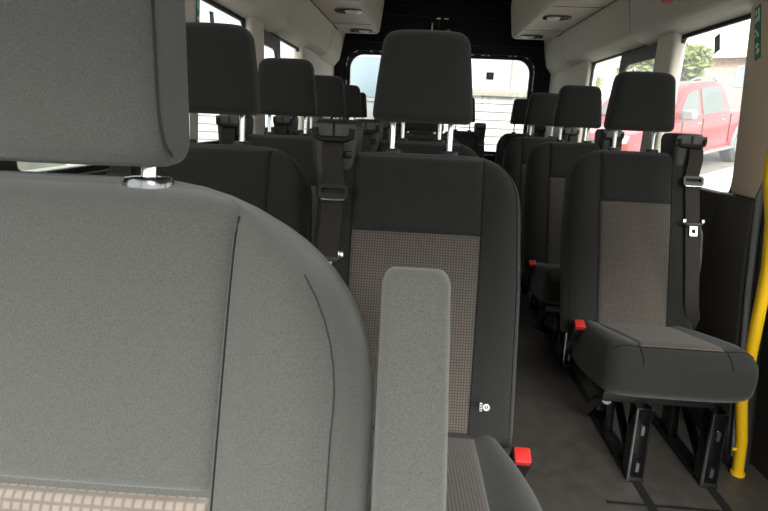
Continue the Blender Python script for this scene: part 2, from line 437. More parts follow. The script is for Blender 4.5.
def make_tower(root, p, W3, yf, Wd, L):
    side = p['side']; top = p['top']
    cx = side*p.get('tx', .199)
    # moulded cowl on the outer top corner of the backrest
    rs = []
    for z, w, y0, y1 in ((.80, .03, .0, .06), (.86, .046, -.04, .07), (.93, .056, -.035, .085), (.985, .061, -.032, .095), (1.012, .063, -.030, .10), (1.028, .061, -.026, .098), (1.038, .055, -.016, .09), (1.041, .04, 0, .07)):
        cyy = (y0+y1)/2; hy = (y1-y0)/2
        rs.append([(cx+x*.9, cyy+y, z) for x, y in sup_ring(w, hy, 5, 32)])
    tw = MB().rings(rs).build('belt_tower', 'tower', root)
    f = -.030
    pl = MB()
    for sx in (-1, 1):
        m = Matrix.Translation((cx+sx*.0265, f-.003, 1.012)) @ Matrix.Rotation(-.08, 4, 'X')
        pl.box(-.0245, .0245, -.003, .006, -.014, .020, m)
    pl.build('cowl_plate', 'plate', tw, bevel=.003)
    sl = MB(); n = 14
    sl.tube([(cx-.043, f-.008, 1.022), (cx-.041, f-.008, 1.004), (cx-.03, f-.008, .998), (cx+.03, f-.008, .998), (cx+.041, f-.008, 1.004), (cx+.043, f-.008, 1.022)], .007, 8)
    sl.build('belt_slot', 'rubber', tw)
    MB().box(cx+.02, cx+.042, f-.008, f+.02, .955, .972).build('cowl_clip', 'black', tw, bevel=.003)
    # webbing
    hw = .0235; tcx = cx; cx = cx+side*p.get('sx', 0)
    Wt = .24
    def front(x, z):
        h = (z-p['hip'][1])/math.cos(p['recline']); v = W3(max(-.2, min(.2, x)), h, 0)
        w = max(Wd(h), .01)
        return W3(max(-w*.9, min(w*.9, x)), h, yf(max(-w*.9, min(w*.9, x)), h))
    def yfront(x, z):
        # front surface y at world height z along the reclined back
        z0 = z; h = (z-p['hip'][1])/math.cos(p['recline'])
        for _ in range(6):
            v = front(x, 0+p['hip'][1]+h*math.cos(p['recline'])); h += (z0-v.z)/math.cos(p['recline'])
        return v.y
    path = [(cx+side*.0, -.030, .992), (cx, -.043, .983), (cx, -.052, .95)]
    zz = [.90, .86, .82, .78, .72, .66, .60, .54, .48]
    for i, z in enumerate(zz):
        x = cx + side*(.000+.010*i/len(zz)) - side*.008
        path.append((x, min(yfront(x*.93, z)-.010, -.03-.30*(.985-z)), z))
    x = cx+side*.012; path += [(x, path[-1][1]-.005, .43), (x, path[-1][1]+.02, .36)]
    mb = MB()
    rs = []
    for i, (x, y, z) in enumerate(path):
        rs.append([(x-hw, y, z), (x-hw, y-.003, z), (x+hw, y-.003, z), (x+hw, y, z)])
    mb.rings(rs).build('belt_webbing', 'belt', root)
    def on(z):
        for (a, b) in zip(path, path[1:]):
            if a[2] >= z >= b[2]:
                t = (a[2]-z)/(a[2]-b[2]); return Vector(a).lerp(Vector(b), t)
    q = on(.880)
    g = MB(); m = Matrix.Translation(q) @ Matrix.Rotation(-.30, 4, 'X')
    P = lambda u, v, d: m @ Vector((u, d, v))
    g.frame(rrect(-.034, .034, -.017, .017, .010), rrect(-.026, .026, -.004, .008, .003), P, -.011, .004)
    gd = g.build('belt_guide', 'black', root, bevel=0)
    e = MB().tube([m @ Vector((x, -.010, -.017-.002*math.cos(x*40))) for x in [-.026+.052*i/8 for i in range(9)]], .0032, 8)
    e.build('guide_edge', 'chrome', gd)
    q = on(.735); m = Matrix.Translation(q+Vector((0, -.009, 0))) @ Matrix.Rotation(-.31, 4, 'X')
    P = lambda u, v, d: m @ Vector((u, d, v))
    t = MB()
    t.prism([(-.034, .018), (-.034, .008), (-.022, -.002), (.022, -.002), (.034, .008), (.034, .018), (.024, .010), (-.024, .010)], -.003, .003, 'y')
    t.v = [m @ v for v in t.v]
    tg = t.build('belt_tongue', 'tower', root, bevel=.0015)
    t = MB(); t.frame(rrect(-.013, .013, -.036, 0, .004), rrect(-.006, .006, -.026, -.012, .002), P, -.002, .001)
    t.build('tongue_plate', 'chrome', tg)
    for sx in (-1, 1):
        MB().box(sx*.031-.006, sx*.031+.006, -.006, .001, .008, .022, m).build('tongue_shoulder', 'chrome', tg, bevel=.002)
    if p.get('sx'):      # slack of the belt hanging in a loop beside the seat
        xs_ = cx+side*.03; y_ = path[7][1]+.03
        lp = [(xs_-side*.01, y_+.10, .80), (xs_+side*.015, y_+.07, .76), (xs_+side*.03, y_+.04, .70), (xs_+side*.03, y_+.01, .60), (xs_+side*.02, y_-.01, .52), (xs_, y_-.02, .42)]
        pr_ = []
        for k_ in range(len(lp)-1):
            for j_ in range(5): pr_.append(Vector(lp[k_]).lerp(Vector(lp[k_+1]), j_/5))
        MB().rings([[q_+Vector((-.004, -.016, 0)), q_+Vector((.004, -.016, 0)), q_+Vector((.004, .016, 0)), q_+Vector((-.004, .016, 0))] for q_ in pr_]).build('belt_slack', 'black', root)
    # lower anchor fitting
    MB().box(x-.02, x+.02, path[-1][1]-.006, path[-1][1]+.03, .28, .37).build('belt_anchor', 'black', root, bevel=.006)

PASS = dict(name='passenger_seat', side=-1, fabric='fabric', weave='weave', cweave='weave', recline=math.radians(18.5), T=.115, hip=(-.225, .350),
            top=.982, rx=.115, rz=.125, W=.249, wb=.99, wt=.05, pw=.148, pwb=.95, bol=.016, ins_top=.80, pipe=.014, pipe_r=.0011, pipemat='fabric_dark',
            hr=(.118, .096, 1.041, 1.240, .095, -.035), post_x=.068, post_r=.0068, post_y=.012,
            cushion=(-.63, -.185, .474, .370, .247, .155), cpw=.155, base='legs', buckle=True, tower=True)
seatA = make_seat(dict(PASS)); 
SINGLE = dict(PASS, side=1, W=.232, pw=.122, wb=.95, cushion=(-.60, -.175, .474, .385, .207, .168), cpw=.125, tx=.172, sx=.016)
seatB = make_seat(dict(SINGLE))
COLX = dict(L=-.497, C=.003, R=.77)
ROWY = {2: 1.24, 3: 1.95, 4: 2.71, 5: 3.45, 6: 4.42}
seats = [
    ('A', COLX['L'], 2, "dark charcoal passenger seat right behind the driver's seat, at the left window"),
    ('A', COLX['C'], 2, 'large charcoal passenger seat in the middle of the view with a grey checked backrest'),
    ('A', COLX['L'], 3, 'second window seat of the left-hand row, counted back from the driver'),
    ('A', COLX['C'], 3, 'charcoal seat directly behind the big middle seat, its shoulder and posts showing under that headrest'),
    ('B', COLX['R'], 3, 'charcoal single seat on the right, standing whole on black legs by the yellow pole'),
    ('A', COLX['L'], 4, 'third window seat of the left-hand row, counted back from the driver'),
    ('A', COLX['C'], 4, 'third seat back in the middle column, almost hidden by the big headrest'),
    ('B', COLX['R'], 4, 'second single seat of the right-hand row, behind the whole one by the yellow pole'),
    ('A', COLX['L'], 5, 'fourth window seat of the left-hand row, counted back from the driver'),
    ('A', COLX['C'], 5, 'fourth seat back in the middle column, almost hidden by the big headrest'),
    ('B', COLX['R'], 5, 'third single seat of the right-hand row, its small headrest before the back door edge'),
    ('A', -.540, 6, 'far left seat of the last bench by the back doors, a sliver of headrest showing'),
    ('A', -.095, 6, 'back bench seat next to the far left one, hidden behind the big middle headrest'),
    ('B', .345, 6, 'back bench seat with a belt tower beside it, seen right of the big middle headrest'),
    ('B', .82, 6, 'far right seat of the last bench, its headrest against the white shutter outside'),
]
GRP = 'charcoal passenger seats in rows'
first = {'A': True, 'B': True}
SEAT = {}
for k, x, r, lab in seats:
    proto = seatA if k == 'A' else seatB
    o = proto if first[k] else copy_tree(proto)
    first[k] = False
    o.location = (x, ROWY[r], 0)
    if r == 6: o.scale.x = .83
    if x == COLX['C'] and r > 3 or x == -.095:
        for c_ in kids(o):
            if c_.name.startswith('headrest') and not c_.name.startswith('headrest_c'): c_.location.z = -.052
    tag(o, lab, 'seat', GRP); SEAT[(r, x)] = o
# small woven label on the bolster of the middle seat
pp = dict(PASS); 
def seat_pt(seat, p, x, h, lift):
    return None
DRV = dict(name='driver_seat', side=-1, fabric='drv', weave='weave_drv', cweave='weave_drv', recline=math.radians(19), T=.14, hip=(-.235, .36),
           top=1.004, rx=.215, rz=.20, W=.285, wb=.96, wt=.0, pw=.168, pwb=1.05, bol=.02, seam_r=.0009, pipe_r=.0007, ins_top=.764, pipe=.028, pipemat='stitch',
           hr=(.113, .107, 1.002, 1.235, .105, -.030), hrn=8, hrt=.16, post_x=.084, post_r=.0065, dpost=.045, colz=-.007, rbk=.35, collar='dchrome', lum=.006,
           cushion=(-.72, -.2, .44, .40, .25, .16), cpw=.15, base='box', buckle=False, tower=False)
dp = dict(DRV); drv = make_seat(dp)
drv.location = (-.312, .425, 0)
tag(drv, 'large driver seat in charcoal cloth lightened as if lit, filling the left foreground, armrest folded up beside it', 'seat')
hd = [c for c in kids(drv) if c.name.startswith('headrest') and '_' not in c.name][0]
for sx in (-1, 1):
    pts = []
    for i in range(26):
        z = 1.012+.195*i/25; tt = (z-1.002)/.223; w = .113+(.107-.113)*tt
        f_ = .965 + (.033*((6-i)/6)**2 if i < 6 else 0)
        pts.append((sx*w*f_, -.030+.0525-.0525*(1-f_**8)**(1/8)+(z-1.002)*math.tan(math.radians(10))*.5-.0005, z))
    MB().tube(pts, .0012, 6).build('headrest_seam', 'stitch', hd)
# folded-up armrest
rs = []; ra = math.radians(16)
for j in range(37):
    d = .028*(1-math.cos(PI/2*j/16)) if j <= 16 else .028+.372*(j-16)/20          # from the tip downwards
    k = math.sqrt(max(0, 1-max(0, 1-d/.014)**2)) if d < .014 else 1
    w = .0185+.009*k-.0022*max(0, 1-d/.16); th = .028+.012*k
    c = Vector((.3155+d*.022, -.035 - d*math.sin(ra), .938 - d*math.cos(ra)))
    rs.append([c+Vector((x, y*math.cos(ra), -y*math.sin(ra))) for x, y in sup_ring(w, th, 5.5, 32)])
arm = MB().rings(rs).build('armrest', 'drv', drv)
MB().tube([(.27, -.16, .50), (.33, -.16, .50)], .025, 16).build('armrest_pivot', 'black', drv)

# white woven tag with a black ring mark, sewn to the middle seat
mid = SEAT[(2, COLX['C'])]
A = dict(PASS)
def surf(p, x, z):
    a = p['recline']; U = Vector((0, math.sin(a), math.cos(a))); B = Vector((0, math.cos(a), -math.sin(a)))
    return a
tagz = .452
lab = MB(); lm = Matrix.Translation((.163, -.2575, .474)) @ Matrix.Scale(.72, 4) @ Matrix.Rotation(-math.radians(18.5), 4, 'X')
lab.prism(rrect(-.012, -.005, -.012, .012, .001, 16), -.002, .001, 'y'); lab.v = [lm @ v for v in lab.v]
lb = lab.build('airbag_tag', 'white', mid)
r1 = MB(); P = lambda u, v, d: lm @ Vector((u, d, v))
r1.frame(rrect(-.003, .017, -.010, .010, .0099), rrect(.002, .012, -.005, .005, .0049), P, -.002, .001)
r1.build('tag_ring', 'white', lb)
r1 = MB(); r1.prism([(.0055, -.003), (.0085, -.003), (.0085, .003), (.0055, .003)], -.002, .001, 'y'); r1.v = [lm @ v for v in r1.v]
r1.build('tag_dot', 'white', lb)
lab = MB()
for i in range(3): lab.box(-.0108, -.0062, -.003, -.0018, -.009+.007*i, -.005+.007*i, lm)
lab.build('tag_print', 'rubber', lb, smooth=False)

# ------------------------------------------------------------------ the van shell
C0 = .15
YF, YR = -1.15, 4.85
XL, XR = C0-.965, C0+.965
struct(MB().box(XL-.1, XR+.1, YF, YR+.05, -.06, 0), 'floor', 'floor')
struct(MB().box(XL-.05, XR+.05, -.55, YR+.05, 2.07, 2.12), 'ceiling', 'ceil')

def wall_side(sx, name, pieces, m):
    pass
def side_box(mb, sx, y0, y1, z0, z1, d0=0, d1=.06):
    x0 = C0+sx*(.965+d0); x1 = C0+sx*(.965+d1)
    mb.box(min(x0, x1), max(x0, x1), y0, y1, z0, z1); return mb
# right wall: body sheet above and below the windows
w = MB(); side_box(w, 1, 1.78, YR, -.02, .80, .03, .07); side_box(w, 1, -.55, YR, 1.50, 2.1, .03, .07); side_box(w, 1, 3.86, YR, .80, 1.5, .03, .07)
side_box(w, 1, 2.60, 2.66, .8, 1.5, .028, .04); side_box(w, 1, .2, .36, -.02, 2, .03, .07)
struct(w, 'wall_right', 'trim', bevel=0, smooth=False)
w = MB(); side_box(w, -1, -.55, YR, -.02, .90, .03, .07); side_box(w, -1, -.55, YR, 1.50, 2.1, .03, .07); side_box(w, -1, 3.70, YR, .90, 1.5, .03, .07)
side_box(w, -1, 2.57, 2.63, .9, 1.5, .028, .04); side_box(w, -1, .86, .99, .9, 1.5, .03, .07)
struct(w, 'wall_left', 'trim', bevel=0, smooth=False)
# lower dark trim panels
t = MB(); side_box(t, 1, 1.93, YR-.02, 0, .835, -.012, .03); struct(t, 'trim_1', 'lower', bevel=.012)
t = MB(); side_box(t, -1, .3, YR-.02, 0, .89, -.012, .03); struct(t, 'trim_2', 'lower', bevel=.012)
# sliding-door rear pillar: upper tan trim, lower dark trim, pale edge strip, black seal
def quad_wall(mb, sx, poly, d0, d1):
    """poly in (y,z)"""
    mb.prism(poly, C0+sx*(.965+d0), C0+sx*(.965+d1), 'x'); return mb
t = MB(); quad_wall(t, 1, [(1.885, .845), (1.745, .845), (1.715, 1.0), (1.72, 1.62), (1.97, 1.62), (1.985, 1.44)], -.03, .05); struct(t, 'trim_3', 'trim_warm', bevel=.012, seg=3)
t = MB(); quad_wall(t, 1, [(1.95, .843), (1.745, .843), (1.70, .55), (1.60, .1), (1.58, 0), (2.0, 0)], -.035, .05); struct(t, 'trim_4', 'lower', bevel=.012, seg=3)
t = MB(); t.tube([(C0+.945, 1.70, 1.62), (C0+.945, 1.675, 1.0), (C0+.945, 1.735, .86), (C0+.945, 1.68, .55), (C0+.945, 1.615, .25), (C0+.945, 1.57, .02)], .012, 10); struct(t, 'trim_5', 'cargrey')
t = MB(); t.tube([(C0+.955, 1.675, 1.62), (C0+.955, 1.655, 1.0), (C0+.955, 1.70, .86), (C0+.955, 1.645, .55), (C0+.955, 1.58, .25), (C0+.955, 1.535, .02)], .018, 10); struct(t, 'trim_6', 'rubber')
# closed sliding door in front of it
dr = struct(MB().box(C0+1.0, C0+1.05, .36, 1.86, -.05, .82), 'door_1', 'lower', bevel=.01)
MB().box(C0+1.0, C0+1.05, .36, 1.86, 1.5, 2.0).build('door_top', 'trim', dr, bevel=.01)
MB().box(C0+1.02, C0+1.026, .36, 1.86, .82, 1.5).build('pane', 'glass', dr, smooth=False)

# pillars between the side windows
def pillar(name, sx, y0, y1, z0, z1, m='trim'):
    t = MB(); quad_wall(t, sx, [(y0, z0), (y1, z0), (y1, z1), (y0, z1)], -.03, .03); return struct(t, name, m, bevel=.02, seg=3)
pillar('trim_7', 1, 2.52, 2.71, .82, 1.56)
pillar('trim_8', -1, 2.49, 2.69, .90, 1.56)
pillar('trim_9', 1, 3.76, YR-.02, .82, 1.70)
pillar('trim_10', -1, 3.55, YR-.02, .90, 1.70)
pillar('trim_11', -1, .80, .995, .89, 1.62, 'tower')
def window(n, sx, y0, y1, z0, z1, mg='glass', bars=(), inner=None, r=.045):
    P = lambda u, v, d: Vector((C0+sx*(.965+d), u, v))
    g = MB().frame(rrect(y0-.012, y1+.012, z0-.012, z1+.012, r), rrect(y0+.008, y1-.008, z0+.008, z1-.008, r), P, .0, .016)
    o = struct(g, 'window_%d' % n, 'rubber', smooth=True)
    p = MB(); p.prism(rrect(y0-.01, y1+.01, z0-.01, z1+.01, r), C0+sx*(.965+.010), C0+sx*(.965+.014), 'x'); p.build('pane', mg, o, smooth=False)
    for b0, b1 in bars:
        MB().prism([(b0, z0), (b1, z0), (b1, z1), (b0, z1)], C0+sx*(.965+.002), C0+sx*(.965+.02), 'x').build('window_bar', 'rubber', o, bevel=.004)
    if inner:
        a0, a1, c0, c1 = inner
        MB().frame(rrect(y0+.004 if a0 is None else a0, a1, z0, z1, .02), rrect((y0 if a0 is None else a0)+.035, a1-.06, z0+c0, z1-c1, .05), P, .002, .02).build('sliding_frame', 'tower', o)
    return o
window(1, 1, 1.93, 2.53, .825, 1.445, 'glass_haze', r=.03)
window(2, 1, 2.71, 3.76, .835, 1.46, 'glass_haze', inner=(2.71, 3.24, .05, .075))
window(3, -1, 1.00, 1.76, .895, 1.445)
window(8, -1, 1.84, 2.50, .922, 1.445)
t = MB(); quad_wall(t, -1, [(1.72, .90), (1.85, .90), (1.955, 1.60), (1.76, 1.60)], -.03, .03); struct(t, 'trim_25', 'trim', bevel=.02, seg=3)
window(4, -1, 2.68, 3.57, .922, 1.46, inner=(2.68, 3.10, .05, .075))
# cab side windows and windscreen, behind the camera
for n, sx in ((5, 1), (6, -1)):
    P = lambda u, v, d: Vector((C0+sx*(.995+d), u, v))
    o = struct(MB().frame(rrect(-.95, .22, .9, 1.62, .05), rrect(-.9, .17, .95, 1.57, .05), P, 0, .05), 'window_%d' % n, 'black')
    MB().prism(rrect(-.92, .19, .93, 1.59, .05), C0+sx*1.01, C0+sx*1.015, 'x').build('pane', 'glass', o, smooth=False)
w = MB(); side_box(w, 1, YF, .2, -.02, .9, .03, .07); struct(w, 'wall_cab_right', 'lower')
w = MB(); side_box(w, -1, YF, -.55, -.02, .9, .03, .07); struct(w, 'wall_cab_left', 'lower')
struct(MB().box(XL-.05, XR+.05, YF-.05, YF, -.05, .85), 'wall_front', 'lower')
ws = MB(); ws.add([(XL, YF, .85), (XR, YF, .85), (XR-.05, -.72, 1.56), (XL+.05, -.72, 1.56)], [(0, 1, 2, 3)])
struct(MB().box(XL-.05, XR+.05, -.78, -.5, 1.55, 2.12), 'trim_28', 'ceil', bevel=.03)
struct(ws, 'window_7', 'glass', smooth=False)

# cove panels above the windows (near and far piece on each side)
def cove(name, sx, y0, y1, dz=0):
    pr = [(.85, 1.80), (.832, 1.715), (.836, 1.69), (.868, 1.525+dz), (.872, 1.505+dz), (.885, 1.492+dz), (.985, 1.452+dz), (1.0, 1.452+dz), (1.0, 1.80)]
    t = MB(); t.prism([(C0+sx*x, z) for x, z in pr], y0, y1, 'y')
    return struct(t, name, 'trim_grey', bevel=.008, seg=2)
def joint(name, sx):
    pr = [(.853, 1.80), (.836, 1.715), (.840, 1.69), (.872, 1.525), (.876, 1.507), (.888, 1.496), (.985, 1.456), (1.0, 1.456), (1.0, 1.80)]
    t = MB(); t.prism([(C0+sx*x, z) for x, z in pr], 2.8855, 2.8945, 'y'); struct(t, name, 'rubber', smooth=False)
joint('trim_26', 1); joint('trim_27', -1)
cove('trim_12', 1, 2.895, 4.12); cove('trim_13', 1, .36, 2.885, -.008)
cove('trim_14', -1, 2.895, 4.12); cove('trim_15', -1, -.4, 2.885, -.008)
for n, sx in ((16, 1), (17, -1)):     # dark gap between rack and cove
    t = MB(); t.box(min(C0+sx*.826, C0+sx*.84), max(C0+sx*.826, C0+sx*.84), -.4, 4.30, 1.692, 1.75); struct(t, 'trim_%d' % n, 'rubber')
# upper rear corner trims between cove end and back doors
for n, sx in ((18, 1), (19, -1)):
    t = MB(); t.prism([(C0+sx*x, z) for x, z in [(.86, 2.07), (.835, 1.75), (.885, 1.52), (.94, 1.45), (1.0, 1.45), (1.0, 2.07)]], 4.10, 4.78, 'y'); struct(t, 'trim_%d' % n, 'trim_grey', bevel=.015, seg=2)

# overhead racks
def rack(sx, label, xlamps):
    o = thing('overhead_rack', label, 'overhead rack', (C0, 0, 1.69), 0, 'overhead racks along the roof')
    pr = [(.828, 0), (.545, 0), (.528, .012), (.524, .03), (.50, .22), (.51, .376), (.828, .376)]
    b = MB(); b.prism([(sx*x, z) for x, z in pr], -.3, 4.36, 'y'); b.build('rack_body', 'rack', o, bevel=.006)
    e = MB(); e.prism([(sx*x, z) for x, z in [(.830, -.006), (.54, -.006), (.520, .01), (.515, .03), (.490, .22), (.50, .377), (.83, .377)]], 4.36, 4.43, 'y'); e.build('end_cap', 'rack', o, bevel=.018, seg=3)
    MB().tube([(sx*.533, -.3, .002), (sx*.533, 4.36, .002)], .006, 8).build('edge_bead', 'trim', o)
    for y in (1.0, 1.9, 2.75, 3.22, 4.02):
        MB().box(min(sx*.545, sx*.825), max(sx*.545, sx*.825), y-.003, y+.003, -.0015, .01).build('panel_joint', 'rubber', o)
    for y in xlamps:
        L = MB(); m = Matrix.Translation((sx*.645, y, -.004))
        Pn = lambda u, v, d: m @ Vector((u, v, d))
        L.frame(rrect(-.085, .085, -.06, .06, .055), rrect(-.07, .07, -.045, .045, .042), Pn, -.006, .006)
        bz = L.build('lamp_bezel', 'dchrome', o)
        q = MB(); q.rings([[m @ Vector((x*k-.02*sx, y*k, dz)) for x, y in sup_ring(.043, .036, 2, 24)] for k, dz in ((1, .004), (.95, -.008), (.7, -.016), (.3, -.019))])
        q.build('lamp_lens', 'lens', bz)
        q = MB(); q.rings([[m @ Vector((x*k+.042*sx, y*k, dz)) for x, y in sup_ring(.022, .026, 2, 20)] for k, dz in ((1, .004), (.9, -.005), (.5, -.006))])
        q.build('air_nozzle', 'tower', bz)
    return o
lamps = (1.0, 1.9, 2.75, 3.52, 4.28)
rack(1, 'beige overhead rack with reading lamps running along the right side of the roof', lamps)
rack(-1, 'beige overhead rack with reading lamps running along the left side of the roof', lamps)

# back doors
Pd = lambda u, v, d: Vector((u, YR+d, v))
def reardoor(n, x0, x1, wx0, wx1, rr):
    o = MB().frame(rrect(x0, x1, -.05, 2.1, .012), rrect(wx0, wx1, .78, 1.587, rr), Pd, .0, .06)
    o = struct(o, 'door_%d' % n, 'blackpaint')
    MB().frame(rrect(wx0-.05, wx1+.05, .73, 1.635, [r+.03 for r in rr]), rrect(wx0-.022, wx1+.022, .758, 1.609, [r+.01 for r in rr]), Pd, -.025, .002).build('door_inner_lip', 'blackpaint', o)
    MB().frame(rrect(wx0-.012, wx1+.012, .768, 1.599, rr), rrect(wx0+.012, wx1-.012, .792, 1.578, rr), Pd, -.012, .03).build('window_seal', 'rubber', o)
    MB().prism(rrect(wx0-.005, wx1+.005, .775, 1.592, rr), YR+.028, YR+.034, 'y').build('pane', 'glass', o, smooth=False)
    lp = rrect(wx0-.017, wx1+.017, .763, 1.604, [r+.005 for r in rr], 88); k = 0
    # reflected glints put in as small white slips along the window flange
    pts = []
    for i in range(len(lp)):
        a, b = Vector(lp[i]), Vector(lp[(i+1) % len(lp)]); n_ = max(1, int((b-a).length/.045))
        for j in range(n_): pts.append((a.lerp(b, j/n_), (b-a).normalized()))
    acc = 0; last = None; g = MB()
    for p_, d_ in pts:
        if last is None or (p_-last).length > .040:
            last = p_
            if random.random() < .2: continue
            nrm = Vector((-d_.y, d_.x)); hl = random.uniform(.010, .022)
            vs = [p_+d_*hl+nrm*.005, p_-d_*hl+nrm*.005, p_-d_*hl-nrm*.005, p_+d_*hl-nrm*.005]
            g.prism([(v.x, v.y) for v in vs], YR-.028, YR-.024, 'y')
    g.build('flange_glints', 'white', o, smooth=False)['kind'] = 'stuff'
    # pressed panel above the window
    MB().frame(rrect(x0+.06, x1-.06, 1.68, 1.93, .05), rrect(x0+.09, x1-.09, 1.71, 1.90, .04), Pd, -.014, .002).build('pressed_rib', 'blackpaint', o)
    return o
reardoor(2, XL+.02, .128, -.665, .075, [.05, .12, .06, .06])
reardoor(3, .134, XR-.02, .19, .932, [.12, .05, .06, .06])
# door frame surround and centre latch rods
t = MB(); t.frame(rrect(XL-.05, XR+.05, -.05, 2.11, .02), rrect(XL+.10, XR-.10, .02, 2.02, .14), Pd, -.06, -.005); t.box(.118, .144, YR+.012, YR+.055, -.05, 2.1); struct(t, 'wall_rear', 'blackpaint', smooth=True)
for x, m in ((.10, 'rubber'), (.165, 'rubber')):
    MBt = MB().tube([(x, YR-.03, 1.6), (x, YR-.03, 1.90)], .012, 8); o = struct(MBt, 'trim_%d' % (20 if x < .13 else 21), m)
    for z in (1.68, 1.78, 1.88):
        MB().box(x-.02, x+.02, YR-.045, YR-.02, z-.006, z+.006).build('rod_clip', 'chrome' if z > 1.7 else 'gloss', o, bevel=.003)
la = thing('door_latch', 'black latch mechanism at the top of the seam between the back doors', 'latch', (.131, YR-.03, 1.80))
MB().box(-.10, -.04, -.02, .02, -.05, .06).build('latch_body', 'gloss', la, bevel=.008)
MB().box(-.088, -.075, -.028, -.018, -.04, .045).build('latch_plate', 'chrome', la, bevel=.003)
MB().box(.03, .09, -.02, .02, -.03, .05).build('striker', 'gloss', la, bevel=.008)

# ------------------------------------------------------------------ small fittings
# yellow grab rail at the door step
g = thing('grab_rail', 'bent yellow grab rail rising from the floor at the right doorway', 'grab rail', (1.06, 1.50, 0))
b = at(738, 470, 1.50); k1 = at(741.5, 440, 1.495); k2 = at(741.5, 401, 1.485); tp = at(768, 268, 1.47); tp2 = at(800, 100, 1.45)
base = Vector((1.06, 1.50, 0))
MB().tube([Vector((b.x, 1.5, .004))-base, k1-base, k2.lerp(k1, .15)-base, k2-base, k2.lerp(tp, .12)-base, tp-base, at(772, 222, 1.47)-base, at(770, 176, 1.47)-base, at(778, 125, 1.475)-base, at(800, 40, 1.49)-base], .0165, 16).build('rail_tube', 'yellow', g)
MB().tube([Vector((b.x, 1.5, 0))-base, Vector((b.x, 1.5, .010))-base], .021, 16).build('foot_flange', 'yellow', g)
MB().tube([k1.lerp(k2, .12)-base+Vector((-.018, 0, -.05)), k1.lerp(k2, .12)-base+Vector((.018, 0, -.05))], .005, 8).build('fixing_bolt', 'yellow', g)

# emergency sticker on the pillar
def safety(loc, rz, label):
    st = thing('safety_sticker', label, 'sticker', loc, rz); st.rotation_euler.x = -.34 if rz == 0 else .15
    MB().box(-.0015, .0035, -.0135, .0135, -.095, .085).build('sticker_sheet', 'green', st, smooth=False)
    s = MB()
    def fig(poly, z0): s.prism([(y*.72, z+z0) for y, z in poly], -.0025, -.001, 'x')
    fig([(-.016, .025), (-.006, .025), (-.006, -.02), (-.016, -.02)], .05); fig([(.0, .02), (.010, .026), (.014, .01), (.006, .004)], .05); fig([(-.004, .0), (.012, -.004), (.014, -.02), (.0, -.016)], .05)
    fig([(-.012, -.014), (.008, .014), (.014, .010), (-.006, -.018)], -.005); fig([(.006, -.012), (.014, -.012), (.012, -.004)], -.005)
    fig([(-.012, .012), (.0, .02), (.012, .008), (.004, .002)], -.06); fig([(-.014, -.004), (-.002, .0), (.012, -.016), (-.010, -.018)], -.06)
    s.build('pictograms', 'white', st, smooth=False)
safety((C0+.9335, 1.915, 1.375), 0, 'narrow green emergency exit sticker with white pictograms on the right pillar')
safety((C0-.9335, 1.89, 1.40), PI, 'narrow green emergency exit sticker on the left pillar, half hidden by the driver headrest')

# window stickers
def sticker(loc, w, h, axis, label, sx=1):
    o = thing('window_sticker', label, 'sticker', loc)
    if axis == 'x': o.rotation_euler.x = -.34 if sx > 0 else .12
    a = MB(); b = MB()
    if axis == 'x':
        a.box(-.0006, .0006, -w/2, w/2, -h/2, h/2); b.box(-.0012*1, -.0007, -w*.30, w*.30, -h*.36, h*.30) if sx > 0 else b.box(.0007, .0012, -w*.3, w*.3, -h*.36, h*.3)
    else:
        a.box(-w/2, w/2, -.0006, .0006, -h/2, h/2); b.box(-w*.3, w*.3, -.0012, -.0007, -h*.35, h*.35)
    a.build('sticker_sheet', 'sticker', o, smooth=False); b.build('sticker_print', 'cargrey', o, smooth=False)
sticker((C0+.974, 2.235, 1.38), .036, .066, 'x', 'small dark rectangular sticker high on the big right side window')
q = at(212, 20, 1); d = q-Vector((0, 0, CAMZ)); q = Vector((0, 0, CAMZ)) + d*((C0-.974)/d.x)
sticker((C0-.974, q.y, q.z), .04, .06, 'x', 'small dark sticker high on the left side window', -1)
q = at(490, 76, YR+.022); sticker((q.x, YR+.024, q.z), .065, .062, 'y', 'small square grey sticker on the right back door window')
# red fitting on the cove at the very top edge
hm = thing('emergency_hammer', 'red emergency hammer on the cove panel at the top edge, above the right window', 'hammer', (C0+.842, 2.40, 1.580))
MB().box(-.02, .012, -.05, .05, -.02, .02).build('holder', 'red', hm, bevel=.006)
MB().tube([(-.018, -.04, .02), (-.018, .06, .02)], .008, 8).build('hammer_handle', 'red', hm)
# floor mounting tracks and door-step edge
for i, x in enumerate((.725, .945)):
    struct(MB().box(x-.013, x+.013, .55, 4.6, -.001, .0025), 'trim_%d' % (22+i), 'rubber')
struct(MB().box(.60, 1.08, 1.312, 1.320, -.001, .003), 'trim_24', 'rubber')

# ------------------------------------------------------------------ outside
GZ = -.55
gm = MB().box(-40, 40, -25, 70, GZ-.1, GZ); struct(gm, 'ground', 'asphalt', smooth=False)

# pickup on the slope to the right
th, ph = .918, .114
Lx = Vector((math.sin(th)*math.cos(ph), math.cos(th)*math.cos(ph), math.sin(ph)))
Wx = Vector((-math.cos(th), math.sin(th), 0))        # far side
Ux = Lx.cross(Wx)
assert Ux.z > 0
pk = thing('pickup_truck', 'red double-cab pickup truck parked outside the right side window', 'pickup truck')
Mx = Matrix((Lx, Wx, Ux)).transposed().to_4x4()
near = -1
PW = .92
org = Vector((3.19, 10.45, -.05))
Mx.translation = org
pk.matrix_world = Mx
def lay(mb, prof, ws): 
    """loft a side profile (l,z) over lateral stations (w, inset)"""
    rs = []
    c = (sum(p[0] for p in prof)/len(prof), sum(p[1] for p in prof)/len(prof))
    for w_, sc in ws: rs.append([(c[0]+(l-c[0])*sc, w_, c[1]+(z-c[1])*sc) for l, z in prof])
    mb.rings(rs); return mb
low = [(.05, .45), (0, .6), (0, .85), (.12, .98), (1.35, 1.10), (5.2, 1.10), (5.3, 1.0), (5.3, .55), (5.1, .46)]
